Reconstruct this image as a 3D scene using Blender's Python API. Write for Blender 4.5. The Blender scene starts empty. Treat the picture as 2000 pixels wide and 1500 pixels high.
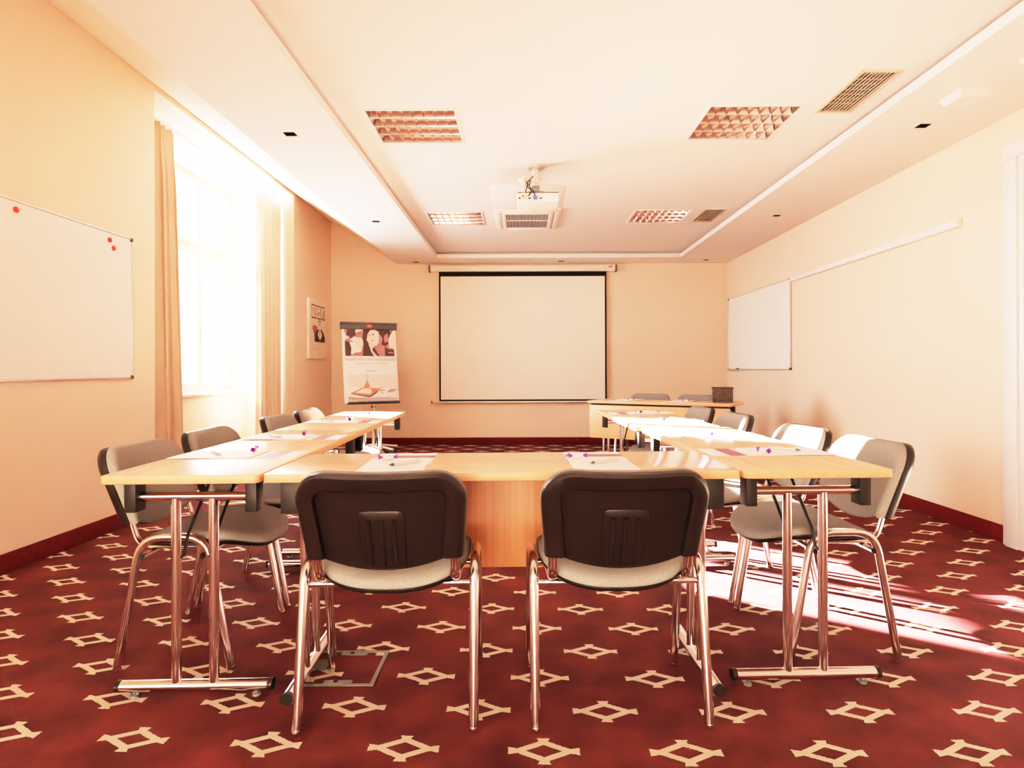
import bpy, bmesh, math, random
from mathutils import Vector, Matrix
random.seed(7)
sc = bpy.context.scene
col = sc.collection
R = math.radians
CAM_H = 1.05

# ------------------------------------------------------------------ materials
def mat(name, color, rough=0.5, metal=0.0, var=0.0, vscale=8.0, bump=0.0, bscale=200.0, spec=0.5, emit=None, stretch=None, alpha=None):
    m = bpy.data.materials.new(name); m.use_nodes = True
    nt = m.node_tree; b = nt.nodes['Principled BSDF']
    b.inputs['Base Color'].default_value = (*color, 1)
    b.inputs['Roughness'].default_value = rough
    b.inputs['Metallic'].default_value = metal
    b.inputs['Specular IOR Level'].default_value = spec
    tc = nt.nodes.new('ShaderNodeTexCoord')
    src = tc.outputs['Object']
    if stretch:
        mp = nt.nodes.new('ShaderNodeMapping'); mp.inputs['Scale'].default_value = stretch
        nt.links.new(src, mp.inputs['Vector']); src = mp.outputs['Vector']
    n = nt.nodes.new('ShaderNodeTexNoise'); n.inputs['Scale'].default_value = vscale
    n.inputs['Detail'].default_value = 4
    nt.links.new(src, n.inputs['Vector'])
    rp = nt.nodes.new('ShaderNodeValToRGB')
    v = max(var, 0.01)
    rp.color_ramp.elements[0].position = 0.3; rp.color_ramp.elements[1].position = 0.7
    rp.color_ramp.elements[0].color = (*[max(0, c * (1 - v)) for c in color], 1)
    rp.color_ramp.elements[1].color = (*[min(1, c * (1 + v)) for c in color], 1)
    nt.links.new(n.outputs['Fac'], rp.inputs['Fac'])
    nt.links.new(rp.outputs['Color'], b.inputs['Base Color'])
    if bump > 0:
        n2 = nt.nodes.new('ShaderNodeTexNoise'); n2.inputs['Scale'].default_value = bscale
        nt.links.new(tc.outputs['Object'], n2.inputs['Vector'])
        bp = nt.nodes.new('ShaderNodeBump'); bp.inputs['Strength'].default_value = bump
        bp.inputs['Distance'].default_value = 0.004
        nt.links.new(n2.outputs['Fac'], bp.inputs['Height'])
        nt.links.new(bp.outputs['Normal'], b.inputs['Normal'])
    if emit:
        b.inputs['Emission Color'].default_value = (*color, 1); b.inputs['Emission Strength'].default_value = emit
    return m

M = {}
M['wall'] = mat('wall_paint', (0.87, 0.70, 0.56), 0.62, var=0.015, vscale=2, bump=0.03, bscale=120, spec=0.4)
M['ceil'] = mat('ceiling_paint', (0.90, 0.865, 0.82), 0.75, var=0.01, vscale=2, spec=0.3)
M['cove'] = mat('cove_paint', (0.90, 0.79, 0.67), 0.7, var=0.01)
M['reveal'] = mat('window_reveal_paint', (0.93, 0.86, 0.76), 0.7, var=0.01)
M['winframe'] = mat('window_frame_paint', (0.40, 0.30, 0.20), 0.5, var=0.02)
M['jamb_shade'] = mat('jamb_shade_tone', (0.60, 0.46, 0.34), 0.7, var=0.01)  # darker tone that paints in the shade beside the far curtain
M['white'] = mat('white_lacquer', (0.90, 0.87, 0.82), 0.35, var=0.01)
M['offwhite'] = mat('off_white_plastic', (0.88, 0.82, 0.72), 0.45, var=0.01)
M['board'] = mat('whiteboard_enamel', (0.95, 0.925, 0.89), 0.25, var=0.006)
M['screen'] = mat('screen_fabric', (0.95, 0.89, 0.80), 0.7, var=0.005)
M['alu'] = mat('aluminium', (0.72, 0.70, 0.66), 0.35, metal=0.8, var=0.03)
M['cap'] = mat('dark_cap_plastic', (0.06, 0.06, 0.055), 0.5, var=0.05)
M['black'] = mat('black_plastic', (0.010, 0.007, 0.006), 0.38, var=0.10, vscale=30, bump=0.04, bscale=700, spec=0.28)
M['blackmetal'] = mat('black_metal', (0.010, 0.008, 0.006), 0.5, var=0.08, spec=0.25)
M['chrome'] = mat('chrome', (0.93, 0.89, 0.88), 0.17, metal=1.0, var=0.01)
M['mirror'] = mat('louvre_mirror', (0.93, 0.89, 0.87), 0.14, metal=0.97, var=0.02)
M['fabric'] = mat('grey_fabric', (0.215, 0.208, 0.190), 0.95, var=0.16, vscale=260, bump=0.35, bscale=500, spec=0.15)
M['maroon'] = mat('maroon_carpet_strip', (0.085, 0.009, 0.009), 0.9, var=0.2, vscale=40, bump=0.2, bscale=300, spec=0.1)
M['purple'] = mat('purple_print', (0.25, 0.10, 0.14), 0.5, var=0.03)
M['violet'] = mat('violet_foil', (0.22, 0.03, 0.35), 0.3, var=0.1)
M['paper'] = mat('white_paper', (0.92, 0.91, 0.90), 0.6, var=0.004)
M['pink'] = mat('pale_pink_print', (0.90, 0.70, 0.62), 0.6, var=0.02)
M['penbody'] = mat('pale_pen_plastic', (0.78, 0.70, 0.68), 0.2, var=0.02)
M['greymetal'] = mat('grey_metal', (0.15, 0.16, 0.145), 0.45, metal=0.3, var=0.05)
M['red'] = mat('red_plastic', (0.80, 0.04, 0.03), 0.4, var=0.03)
M['green'] = mat('green_plastic', (0.01, 0.22, 0.14), 0.4, var=0.03)
M['blue'] = mat('blue_plastic', (0.03, 0.05, 0.30), 0.4, var=0.03)
M['dark'] = mat('dark_void', (0.012, 0.009, 0.006), 0.9, var=0.02, spec=0.1)
M['brown'] = mat('print_dark_brown', (0.055, 0.025, 0.020), 0.6, var=0.05)
M['mauve'] = mat('print_mauve', (0.40, 0.19, 0.19), 0.6, var=0.15, vscale=20)
M['skin'] = mat('print_skin', (0.86, 0.68, 0.62), 0.6, var=0.03)
M['blush'] = mat('print_blush', (0.88, 0.62, 0.52), 0.6, var=0.05)
M['salmon'] = mat('print_salmon', (0.66, 0.25, 0.18), 0.6, var=0.06)
M['palepink'] = mat('print_pale_pink', (0.93, 0.80, 0.74), 0.6, var=0.02)
M['taupe'] = mat('print_taupe', (0.42, 0.30, 0.24), 0.6, var=0.05)
M['inkgrey'] = mat('print_grey', (0.36, 0.28, 0.26), 0.6, var=0.02)
M['gold'] = mat('print_gold', (0.72, 0.60, 0.30), 0.6, var=0.02)
M['ventmetal'] = mat('vent_metal', (0.66, 0.58, 0.45), 0.45, metal=0.3, var=0.03)
M['cream'] = mat('cream_plastic', (0.85, 0.76, 0.58), 0.45, var=0.01)
M['posterpaper'] = mat('poster_paper', (0.90, 0.80, 0.68), 0.6, var=0.01)

def wood(name, c0, c1, axis_scale, rough=0.35):
    m = bpy.data.materials.new(name); m.use_nodes = True
    nt = m.node_tree; b = nt.nodes['Principled BSDF']; b.inputs['Roughness'].default_value = rough
    tc = nt.nodes.new('ShaderNodeTexCoord'); mp = nt.nodes.new('ShaderNodeMapping')
    mp.inputs['Scale'].default_value = axis_scale
    nt.links.new(tc.outputs['Object'], mp.inputs['Vector'])
    n = nt.nodes.new('ShaderNodeTexNoise'); n.inputs['Scale'].default_value = 3; n.inputs['Detail'].default_value = 6
    nt.links.new(mp.outputs['Vector'], n.inputs['Vector'])
    rp = nt.nodes.new('ShaderNodeValToRGB')
    rp.color_ramp.elements[0].position = 0.3; rp.color_ramp.elements[1].position = 0.72
    rp.color_ramp.elements[0].color = (*c0, 1); rp.color_ramp.elements[1].color = (*c1, 1)
    nt.links.new(n.outputs['Fac'], rp.inputs['Fac']); nt.links.new(rp.outputs['Color'], b.inputs['Base Color'])
    return m
M['beech'] = wood('beech_top', (0.78, 0.47, 0.30), (0.86, 0.56, 0.38), (0.8, 14, 14), 0.20)
M['edge'] = wood('beech_edge', (0.74, 0.39, 0.21), (0.81, 0.47, 0.28), (0.8, 14, 30), 0.4)
M['panelwood'] = wood('beech_panel', (0.56, 0.235, 0.11), (0.68, 0.32, 0.16), (34, 34, 0.5), 0.45)

class E:                                                   # small node-math helper
    nt = None
    def __init__(s, sock): s.s = sock
    @staticmethod
    def op(o, *a):
        n = E.nt.nodes.new('ShaderNodeMath'); n.operation = o
        for i, v in enumerate(a):
            if isinstance(v, E): E.nt.links.new(v.s, n.inputs[i])
            else: n.inputs[i].default_value = v
        return E(n.outputs[0])
    def __add__(s, o): return E.op('ADD', s, o)
    def __sub__(s, o): return E.op('SUBTRACT', s, o)
    def __mul__(s, o): return E.op('MULTIPLY', s, o)
    def __truediv__(s, o): return E.op('DIVIDE', s, o)
    def gt(s, o): return E.op('GREATER_THAN', s, o)
    def lt(s, o): return E.op('LESS_THAN', s, o)
    def abs(s): return E.op('ABSOLUTE', s)
    def frac(s): return E.op('FRACT', s)
    def max(s, o): return E.op('MAXIMUM', s, o)

def carpet():
    m = bpy.data.materials.new('patterned_carpet'); m.use_nodes = True
    nt = m.node_tree; E.nt = nt; b = nt.nodes['Principled BSDF']
    b.inputs['Roughness'].default_value = 0.95; b.inputs['Specular IOR Level'].default_value = 0.12
    tc = nt.nodes.new('ShaderNodeTexCoord')
    wob = nt.nodes.new('ShaderNodeTexNoise'); wob.inputs['Scale'].default_value = 170
    nt.links.new(tc.outputs['Object'], wob.inputs['Vector'])
    sep = nt.nodes.new('ShaderNodeSeparateXYZ'); nt.links.new(tc.outputs['Object'], sep.inputs[0])
    w = (E(wob.outputs['Fac']) - 0.5) * 0.006
    X, Y = E(sep.outputs[0]) + w, E(sep.outputs[1]) + w
    v = Y - 1.745 + X * 0.035 - X * X * 0.018
    PX, PY = 0.39, 0.415
    def motif(ox, oy):
        x = ((((X - (0.056 + ox)) / PX + 0.5).frac() - 0.5) * PX).abs()
        y = (((((v - oy) / PY) + 0.5).frac() - 0.5) * PY).abs()
        p = x / 0.05 + y / 0.028
        ring = p.gt(1.0) * p.lt(1.85)
        hc = x.gt(0.066) * x.lt(0.099) * y.lt((x - 0.066) * 0.26 + 0.0085)
        vc = y.gt(0.040) * y.lt(0.060) * x.lt((y - 0.040) * 0.35 + 0.0115)
        return ring.max(hc).max(vc)
    mk = motif(0, 0).max(motif(PX / 2, PY / 2))
    n = nt.nodes.new('ShaderNodeTexNoise'); n.inputs['Scale'].default_value = 5; n.inputs['Detail'].default_value = 8
    nt.links.new(tc.outputs['Object'], n.inputs['Vector'])
    rp = nt.nodes.new('ShaderNodeValToRGB')
    rp.color_ramp.elements[0].position = 0.3; rp.color_ramp.elements[1].position = 0.7
    rp.color_ramp.elements[0].color = (0.062, 0.0145, 0.0155, 1); rp.color_ramp.elements[1].color = (0.135, 0.031, 0.030, 1)
    nt.links.new(n.outputs['Fac'], rp.inputs['Fac'])
    mx = nt.nodes.new('ShaderNodeMix'); mx.data_type = 'RGBA'
    nt.links.new(mk.s, mx.inputs['Factor']); nt.links.new(rp.outputs['Color'], mx.inputs['A'])
    mx.inputs['B'].default_value = (0.80, 0.70, 0.55, 1)
    n3 = nt.nodes.new('ShaderNodeTexNoise'); n3.inputs['Scale'].default_value = 420; n3.inputs['Detail'].default_value = 2
    nt.links.new(tc.outputs['Object'], n3.inputs['Vector'])
    mx2 = nt.nodes.new('ShaderNodeMix'); mx2.data_type = 'RGBA'; mx2.blend_type = 'MULTIPLY'
    mx2.inputs['Factor'].default_value = 0.55
    nt.links.new(mx.outputs['Result'], mx2.inputs['A'])
    rp3 = nt.nodes.new('ShaderNodeValToRGB'); rp3.color_ramp.elements[0].position = 0.3; rp3.color_ramp.elements[1].position = 0.65
    rp3.color_ramp.elements[0].color = (0.45, 0.45, 0.45, 1); rp3.color_ramp.elements[1].color = (1, 1, 1, 1)
    nt.links.new(n3.outputs['Fac'], rp3.inputs['Fac']); nt.links.new(rp3.outputs['Color'], mx2.inputs['B'])
    nt.links.new(mx2.outputs['Result'], b.inputs['Base Color'])
    bp = nt.nodes.new('ShaderNodeBump'); bp.inputs['Strength'].default_value = 0.5; bp.inputs['Distance'].default_value = 0.004
    nt.links.new(n3.outputs['Fac'], bp.inputs['Height']); nt.links.new(bp.outputs['Normal'], b.inputs['Normal'])
    return m
M['carpet'] = carpet()

def glass():
    m = bpy.data.materials.new('window_glass'); m.use_nodes = True
    nt = m.node_tree; nt.nodes.clear()
    o = nt.nodes.new('ShaderNodeOutputMaterial'); t = nt.nodes.new('ShaderNodeBsdfTransparent'); g = nt.nodes.new('ShaderNodeBsdfGlossy')
    g.inputs['Roughness'].default_value = 0.02
    mx = nt.nodes.new('ShaderNodeMixShader'); mx.inputs['Fac'].default_value = 0.05
    nt.links.new(t.outputs[0], mx.inputs[1]); nt.links.new(g.outputs[0], mx.inputs[2]); nt.links.new(mx.outputs[0], o.inputs[0])
    return m
M['glass'] = glass()

def curtain_mat():
    m = mat('curtain_cloth', (0.72, 0.56, 0.43), 0.9, var=0.04, vscale=60, bump=0.1, bscale=600, spec=0.1)
    nt = m.node_tree; b = nt.nodes['Principled BSDF']; o = nt.nodes['Material Output']
    t = nt.nodes.new('ShaderNodeBsdfTranslucent'); t.inputs['Color'].default_value = (0.9, 0.75, 0.58, 1)
    mx = nt.nodes.new('ShaderNodeMixShader'); mx.inputs['Fac'].default_value = 0.06
    nt.links.new(b.outputs[0], mx.inputs[1]); nt.links.new(t.outputs[0], mx.inputs[2]); nt.links.new(mx.outputs[0], o.inputs[0])
    return m
M['curtain'] = curtain_mat()

def wicker():
    m = mat('dark_wicker', (0.06, 0.045, 0.03), 0.7, var=0.3, vscale=60)
    nt = m.node_tree; b = nt.nodes['Principled BSDF']
    tc = nt.nodes.new('ShaderNodeTexCoord'); br = nt.nodes.new('ShaderNodeTexBrick')
    br.inputs['Scale'].default_value = 1.0; br.inputs['Brick Width'].default_value = 0.034; br.inputs['Row Height'].default_value = 0.0175
    br.inputs['Mortar Size'].default_value = 0.0035
    br.inputs['Color1'].default_value = (0.14, 0.105, 0.07, 1); br.inputs['Color2'].default_value = (0.06, 0.045, 0.03, 1)
    br.inputs['Mortar'].default_value = (0.012, 0.009, 0.006, 1)
    mp = nt.nodes.new('ShaderNodeMapping'); mp.inputs['Rotation'].default_value = (R(90), 0, 0)
    nt.links.new(tc.outputs['Object'], mp.inputs['Vector']); nt.links.new(mp.outputs['Vector'], br.inputs['Vector'])
    nt.links.new(br.outputs['Color'], b.inputs['Base Color'])
    return m
M['wicker'] = wicker()

# ------------------------------------------------------------------ mesh builder
class MB:
    def __init__(s): s.v = []; s.f = []; s.m = []
    def add(s, vs, fs, mi=0, xf=None):
        o = len(s.v)
        for p in vs:
            p = Vector(p); s.v.append(tuple(xf @ p if xf else p))
        for f in fs: s.f.append([i + o for i in f]); s.m.append(mi)
        return s
    def quad(s, a, b, c, d, mi=0): return s.add([a, b, c, d], [(0, 1, 2, 3)], mi)
    def poly(s, pts, mi=0): return s.add(pts, [tuple(range(len(pts)))], mi)
    def box(s, x0, x1, y0, y1, z0, z1, bev=0.0, mi=0, seg=2, xf=None, vert_bev=None):
        bm = bmesh.new()
        bmesh.ops.create_cube(bm, size=1)
        for v in bm.verts:
            v.co = Vector(((x0 + x1) / 2 + v.co.x * (x1 - x0), (y0 + y1) / 2 + v.co.y * (y1 - y0), (z0 + z1) / 2 + v.co.z * (z1 - z0)))
        if vert_bev:
            es = [e for e in bm.edges if abs(e.verts[0].co.z - e.verts[1].co.z) > 1e-6]
            bmesh.ops.bevel(bm, geom=es, offset=vert_bev, segments=4, affect='EDGES', profile=0.5)
        if bev > 0:
            bmesh.ops.bevel(bm, geom=[e for e in bm.edges if len(e.link_faces) == 2 and e.calc_face_angle() > 0.6], offset=bev, segments=seg, affect='EDGES', profile=0.5)
        bm.verts.index_update()
        s.add([v.co.copy() for v in bm.verts], [[v.index for v in f.verts] for f in bm.faces], mi, xf)
        bm.free(); return s
    def tube(s, pts, rx, ry=None, n=12, hint=(1, 0, 0), mi=0, caps=True):
        ry = ry or rx; pts = [Vector(p) for p in pts]; k = len(pts)
        rings = []; nrm = Vector(hint)
        for i, p in enumerate(pts):
            t = (pts[min(i + 1, k - 1)] - pts[max(i - 1, 0)]).normalized()
            nrm = (nrm - t * nrm.dot(t))
            if nrm.length < 1e-4: nrm = t.orthogonal()
            nrm.normalize(); bn = t.cross(nrm)
            rings.append([p + nrm * (rx * math.cos(2 * math.pi * j / n)) + bn * (ry * math.sin(2 * math.pi * j / n)) for j in range(n)])
        vs = [q for r in rings for q in r]; fs = []
        for i in range(k - 1):
            for j in range(n):
                a = i * n + j; b = i * n + (j + 1) % n
                fs.append((a, b, b + n, a + n))
        if caps: fs.append(tuple(range(n))[::-1]); fs.append(tuple(range((k - 1) * n, k * n)))
        return s.add(vs, fs, mi)
    def lathe(s, prof, n=24, xf=None, mi=0):
        vs = []; fs = []
        for r, z in prof:
            for j in range(n):
                a = 2 * math.pi * j / n; vs.append((r * math.cos(a), r * math.sin(a), z))
        for i in range(len(prof) - 1):
            for j in range(n):
                a = i * n + j; b = i * n + (j + 1) % n; fs.append((a, b, b + n, a + n))
        fs.append(tuple(range(n))[::-1]); fs.append(tuple(range((len(prof) - 1) * n, len(prof) * n)))
        return s.add(vs, fs, mi, xf)
    def puffy(s, outline, rings, fn, mi=0):
        """rings: (scale, t); fn(x, y, t) -> point"""
        n = len(outline); cx = sum(p[0] for p in outline) / n; cy = sum(p[1] for p in outline) / n
        vs = []; fs = []; start = []
        for sc_, t in rings:
            start.append(len(vs))
            if sc_ == 0: vs.append(fn(cx, cy, t))
            else:
                for p in outline: vs.append(fn(cx + (p[0] - cx) * sc_, cy + (p[1] - cy) * sc_, t))
        for i in range(len(rings) - 1):
            a, b = start[i], start[i + 1]
            for j in range(n):
                j2 = (j + 1) % n
                if rings[i][0] == 0: fs.append((a, b + j, b + j2))
                elif rings[i + 1][0] == 0: fs.append((a + j, a + j2, b))
                else: fs.append((a + j, a + j2, b + j2, b + j))
        return s.add(vs, fs, mi)
    def build(s, name, mats, parent=None, smooth=35, recalc=True, loc=None):
        me = bpy.data.meshes.new(name); me.from_pydata(s.v, [], s.f)
        if not isinstance(mats, (list, tuple)): mats = [mats]
        for m in mats: me.materials.append(m)
        me.polygons.foreach_set('material_index', s.m)
        if recalc:
            bm = bmesh.new(); bm.from_mesh(me); bmesh.ops.recalc_face_normals(bm, faces=bm.faces); bm.to_mesh(me); bm.free()
        if smooth:
            me.polygons.foreach_set('use_smooth', [True] * len(me.polygons)); me.set_sharp_from_angle(angle=R(smooth))
        me.update()
        o = bpy.data.objects.new(name, me); col.objects.link(o)
        if parent: o.parent = parent
        if loc: o.location = loc
        return o

def fillet(pts, r, seg=6):
    pts = [Vector(p) for p in pts]; out = [pts[0]]
    for i in range(1, len(pts) - 1):
        p = pts[i]; a = (pts[i - 1] - p); b = (pts[i + 1] - p)
        ang = a.angle(b); d = min(r / max(math.tan(ang / 2), 1e-3), a.length * 0.49, b.length * 0.49)
        p0 = p + a.normalized() * d; p1 = p + b.normalized() * d
        for k in range(seg + 1):
            t = k / seg; out.append(p0 * (1 - t) ** 2 + p * 2 * t * (1 - t) + p1 * t * t)
    out.append(pts[-1]); return out

def tag(o, label, cat, group=None, kind=None):
    o['label'] = label; o['category'] = cat
    if group: o['group'] = group
    if kind: o['kind'] = kind
    return o
def thing(name, label, cat, loc=(0, 0, 0), rz=0.0, group=None):
    o = bpy.data.objects.new(name, None); col.objects.link(o); o.empty_display_size = 0.1
    o.location = loc; o.rotation_euler = (0, 0, rz)
    return tag(o, label, cat, group)
def struct(o, parent=None):
    if not parent: o['kind'] = 'structure'
    return o
def dup(root, loc, rz, label):
    r = root.copy(); col.objects.link(r); r.location = loc; r.rotation_euler = (0, 0, rz); r['label'] = label
    def rec(src, dst):
        for ch in list(src.children):
            c = ch.copy(); col.objects.link(c); c.parent = dst; rec(ch, c)
    rec(root, r)
    return r

def rects(x0, x1, y0, y1, holes):
    xs = sorted({x0, x1, *[h[0] for h in holes], *[h[1] for h in holes]}); ys = sorted({y0, y1, *[h[2] for h in holes], *[h[3] for h in holes]})
    xs = [x for x in xs if x0 <= x <= x1]; ys = [y for y in ys if y0 <= y <= y1]
    for i in range(len(xs) - 1):
        for j in range(len(ys) - 1):
            mx, my = (xs[i] + xs[i + 1]) / 2, (ys[j] + ys[j + 1]) / 2
            if not any(h[0] < mx < h[1] and h[2] < my < h[3] for h in holes): yield xs[i], xs[i + 1], ys[j], ys[j + 1]

# ------------------------------------------------------------------ room shell
XL, XR, YB, YF = -2.70, 2.90, 8.95, -3.0
NY0, NY1 = 4.65, 7.49            # window niche
XP, XW = -3.27, -3.50            # parapet face, window outer plane
WY0, WY1 = 5.95, 7.47            # window opening
WZ0, WZ1 = 0.83, 3.12
ZS, ZC = 2.555, 2.64             # soffit, tray ceiling
XS = -1.76                       # soffit left edge
ZT = 3.165                       # wall top at left

b = MB(); b.quad((-3.6, YF, 0), (XR, YF, 0), (XR, YB, 0), (-3.6, YB, 0)); struct(b.build('floor', M['carpet'], recalc=False))

b = MB()
FILL_WIN = (-2.3, -0.5, 0.85, 2.55)    # added opening behind the camera to let in fill light
for a0, a1, z0, z1 in rects(YF, NY0, 0, ZT, [FILL_WIN]):
    b.quad((XL, a0, z0), (XL, a1, z0), (XL, a1, z1), (XL, a0, z1))
b.quad((XL, NY1, 0), (XL, YB, 0), (XL, YB, ZT), (XL, NY1, ZT))
b.quad((XL, NY0, WZ1), (XL, NY1, WZ1), (XL, NY1, ZT), (XL, NY0, ZT))
b.quad((XL, NY0, WZ1), (XL, NY1, WZ1), (XW, NY1, WZ1), (XW, NY0, WZ1), 1)
b.quad((XL, NY0, 0), (XP, NY0, 0), (XP, NY0, WZ1), (XL, NY0, WZ1), 0)
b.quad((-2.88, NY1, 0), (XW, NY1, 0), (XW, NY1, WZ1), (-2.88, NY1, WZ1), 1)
b.quad((XL, NY1, 0), (-2.88, NY1, 0), (-2.88, NY1, WZ1), (XL, NY1, WZ1), 2)  # strip outside the curtain, shade put into its colour
b.quad((XP, NY0, 0), (XP, WY0, 0), (XP, WY0, WZ1), (XP, NY0, WZ1), 0)
b.quad((XP, WY0, 0), (XP, NY1, 0), (XP, NY1, WZ0 - 0.03), (XP, WY0, WZ0 - 0.03), 0)
b.quad((XP, WY0, 0), (XW, WY0, 0), (XW, WY0, WZ1), (XP, WY0, WZ1), 1)
struct(b.build('wall_left', [M['wall'], M['reveal'], M['jamb_shade']], recalc=False, smooth=None))
b = MB(); b.quad((-3.6, YB, 0), (XR, YB, 0), (XR, YB, 3.3), (-3.6, YB, 3.3)); struct(b.build('wall_back', M['wall'], recalc=False))
b = MB()
DY0, DY1, DZ = 2.72, 3.62, 2.24
for a0, a1, z0, z1 in rects(YF, YB, 0, 3.3, [(DY0, DY1, 0, DZ)]):
    b.quad((XR, a0, z0), (XR, a1, z0), (XR, a1, z1), (XR, a0, z1))
struct(b.build('wall_right', M['wall'], recalc=False))
b = MB(); b.quad((-3.6, YF, 0), (XR, YF, 0), (XR, YF, 3.3), (-3.6, YF, 3.3)); struct(b.build('wall_front', M['wall'], recalc=False))

# ceiling with tray recess and cut-outs
TX0, TX1, TY0, TY1 = -1.135, 2.125, 0.4, 8.47
g = 0.10
LIGHTS = [(-0.975, -0.395, 3.84, 4.42), (1.13, 1.71, 3.80, 4.38), (-0.975, -0.395, 6.34, 6.92), (1.13, 1.71, 6.28, 6.86)]
VENTS = [(1.81, 2.04, 3.36, 3.91), (1.81, 2.04, 6.25, 6.80)]
DOWN = [(-1.47, 4.02), (-1.47, 6.38), (-1.47, 8.78), (2.49, 3.92), (2.50, 6.20), (2.53, 8.68), (0.545, 8.74)]
dh = 0.042
b = MB()
hs = [(TX0, TX1, TY0, TY1)] + [(x - dh, x + dh, y - dh, y + dh) for x, y in DOWN]
for x0, x1, y0, y1 in rects(XS, XR, YF, YB, hs): b.quad((x0, y0, ZS), (x1, y0, ZS), (x1, y1, ZS), (x0, y1, ZS))
for x0, x1, y0, y1 in rects(TX0 - g, TX1 + g, TY0 - g, TY1 + g, LIGHTS + VENTS): b.quad((x0, y0, ZC), (x1, y0, ZC), (x1, y1, ZC), (x0, y1, ZC))
zl = ZS + 0.052
def loop(x0, x1, y0, y1): return [(x0, y0), (x1, y0), (x1, y1), (x0, y1)]
A, B = loop(TX0, TX1, TY0, TY1), loop(TX0 - g, TX1 + g, TY0 - g, TY1 + g)
for i in range(4):
    j = (i + 1) % 4
    b.quad((*A[i], ZS), (*A[j], ZS), (*A[j], zl), (*A[i], zl)); b.quad((*A[i], zl), (*A[j], zl), (*B[j], zl), (*B[i], zl))
    b.quad((*B[i], zl), (*B[j], zl), (*B[j], ZC), (*B[i], ZC))
struct(b.build('ceiling', M['ceil'], smooth=None))
b = MB(); b.quad((XS, YF, ZS), (XS, YB, ZS), (XL, YB, ZT), (XL, YF, ZT)); struct(b.build('trim_1', M['cove'], recalc=False))
# unseen slab added above the ceiling to block the sun
b = MB(); b.box(-3.62, XR + 0.1, YF - 0.1, YB + 0.1, 3.32, 3.40); struct(b.build('sun_block_slab', M['ceil']))

# baseboards (carpet strips)
b = MB(); b.box(XL, XL + 0.014, YF, NY0, 0, 0.105, 0.003); b.box(XP, XP + 0.012, NY0, NY1, 0, 0.105, 0.003); b.box(XL, XL + 0.014, NY1, YB, 0, 0.105, 0.003)
struct(b.build('baseboard_left', M['maroon']))
b = MB(); b.box(XL, XR, YB - 0.014, YB, 0, 0.1, 0.003); struct(b.build('baseboard_back', M['maroon']))
b = MB(); b.box(XR - 0.014, XR, 3.80, YB, 0, 0.105, 0.003); b.box(XR - 0.014, XR, YF, 2.54, 0, 0.105, 0.003); struct(b.build('baseboard_right', M['maroon']))

# door
d = thing('door_1', 'x', 'x'); del d['label']; del d['category']; struct(d)
b = MB()
for y0, y1 in ((DY1, DY1 + 0.16), (DY0 - 0.16, DY0)):
    b.box(XR - 0.03, XR, y0, y1, 0, DZ, 0.002); b.box(XR - 0.045, XR - 0.0301, y0 + 0.035, y1 - 0.035, 0, DZ + 0.034, 0.002)
b.box(XR - 0.03, XR, DY0 - 0.16, DY1 + 0.16, DZ + 0.0005, DZ + 0.13, 0.002); b.box(XR - 0.045, XR - 0.0301, DY0 - 0.125, DY1 + 0.125, DZ + 0.035, DZ + 0.1, 0.002)
b.box(XR, XR + 0.12, DY1, DY1 + 0.02, 0, DZ); b.box(XR, XR + 0.12, DY0 - 0.02, DY0, 0, DZ); b.box(XR, XR + 0.12, DY0, DY1, DZ, DZ + 0.02)
b.build('door_frame', M['white'], d)
b = MB(); b.box(XR + 0.05, XR + 0.09, DY0, DY1, 0.0, DZ, 0.003)
for z0, z1 in ((0.2, 0.95), (1.15, 2.05)): b.box(XR + 0.043, XR + 0.05, DY0 + 0.14, DY1 - 0.14, z0, z1, 0.003)
lf = b.build('door_leaf', M['cove'], d)
b = MB(); b.tube([(XR + 0.05, DY0 + 0.07, 1.02), (XR - 0.01, DY0 + 0.07, 1.02), (XR - 0.01, DY0 + 0.19, 1.02)], 0.009); b.build('door_handle', M['alu'], lf)

# windows
def window(name, x, y0, y1, z0, z1, ztr, sillx):
    w = thing(name, 'x', 'x'); del w['label']; del w['category']; struct(w)
    fx0, fx1 = x, x + 0.07; t = 0.055; ym = (y0 + y1) / 2
    b = MB()
    b.box(fx0, fx1, y0, y0 + t, z0, z1, 0.004); b.box(fx0, fx1, y1 - t, y1, z0, z1, 0.004)
    b.box(fx0, fx1, y0 + t, y1 - t, z1 - t, z1, 0.004); b.box(fx0, fx1, y0 + t, y1 - t, z0, z0 + t, 0.004)
    b.box(fx0, fx1, y0 + t, y1 - t, ztr - 0.03, ztr + 0.03, 0.004)
    b.build('window_frame', M['winframe'], w)
    for a0, a1 in ((y0 + t, ym - 0.002), (ym + 0.002, y1 - t)):
        for c0, c1 in ((z0 + t, ztr - 0.03), (ztr + 0.03, z1 - t)):
            s = 0.048; b = MB(); q0, q1 = fx0 + 0.012, fx1 + 0.012
            b.box(q0, q1, a0, a0 + s, c0, c1, 0.005); b.box(q0, q1, a1 - s, a1, c0, c1, 0.005)
            b.box(q0, q1, a0 + s, a1 - s, c0, c0 + s, 0.005); b.box(q0, q1, a0 + s, a1 - s, c1 - s, c1, 0.005)
            sh = b.build('sash', M['winframe'], w)
            b = MB(); b.box(fx0 + 0.04, fx0 + 0.046, a0 + s, a1 - s, c0 + s, c1 - s); b.build('pane', M['glass'], sh)
    b = MB(); b.box(fx1 + 0.012, fx1 + 0.022, ym + 0.012, ym + 0.036, 1.38, 1.52, 0.003); b.tube([(fx1 + 0.02, ym + 0.024, 1.45), (fx1 + 0.05, ym + 0.024, 1.45), (fx1 + 0.05, ym + 0.024, 1.33)], 0.008)
    b.build('window_handle', M['alu'], w)
    b = MB(); b.box(x + 0.0, sillx, y0 - 0.0, y1 + 0.01, z0 - 0.03, z0, 0.004); b.build('window_sill', M['white'], w)
    return w
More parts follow.
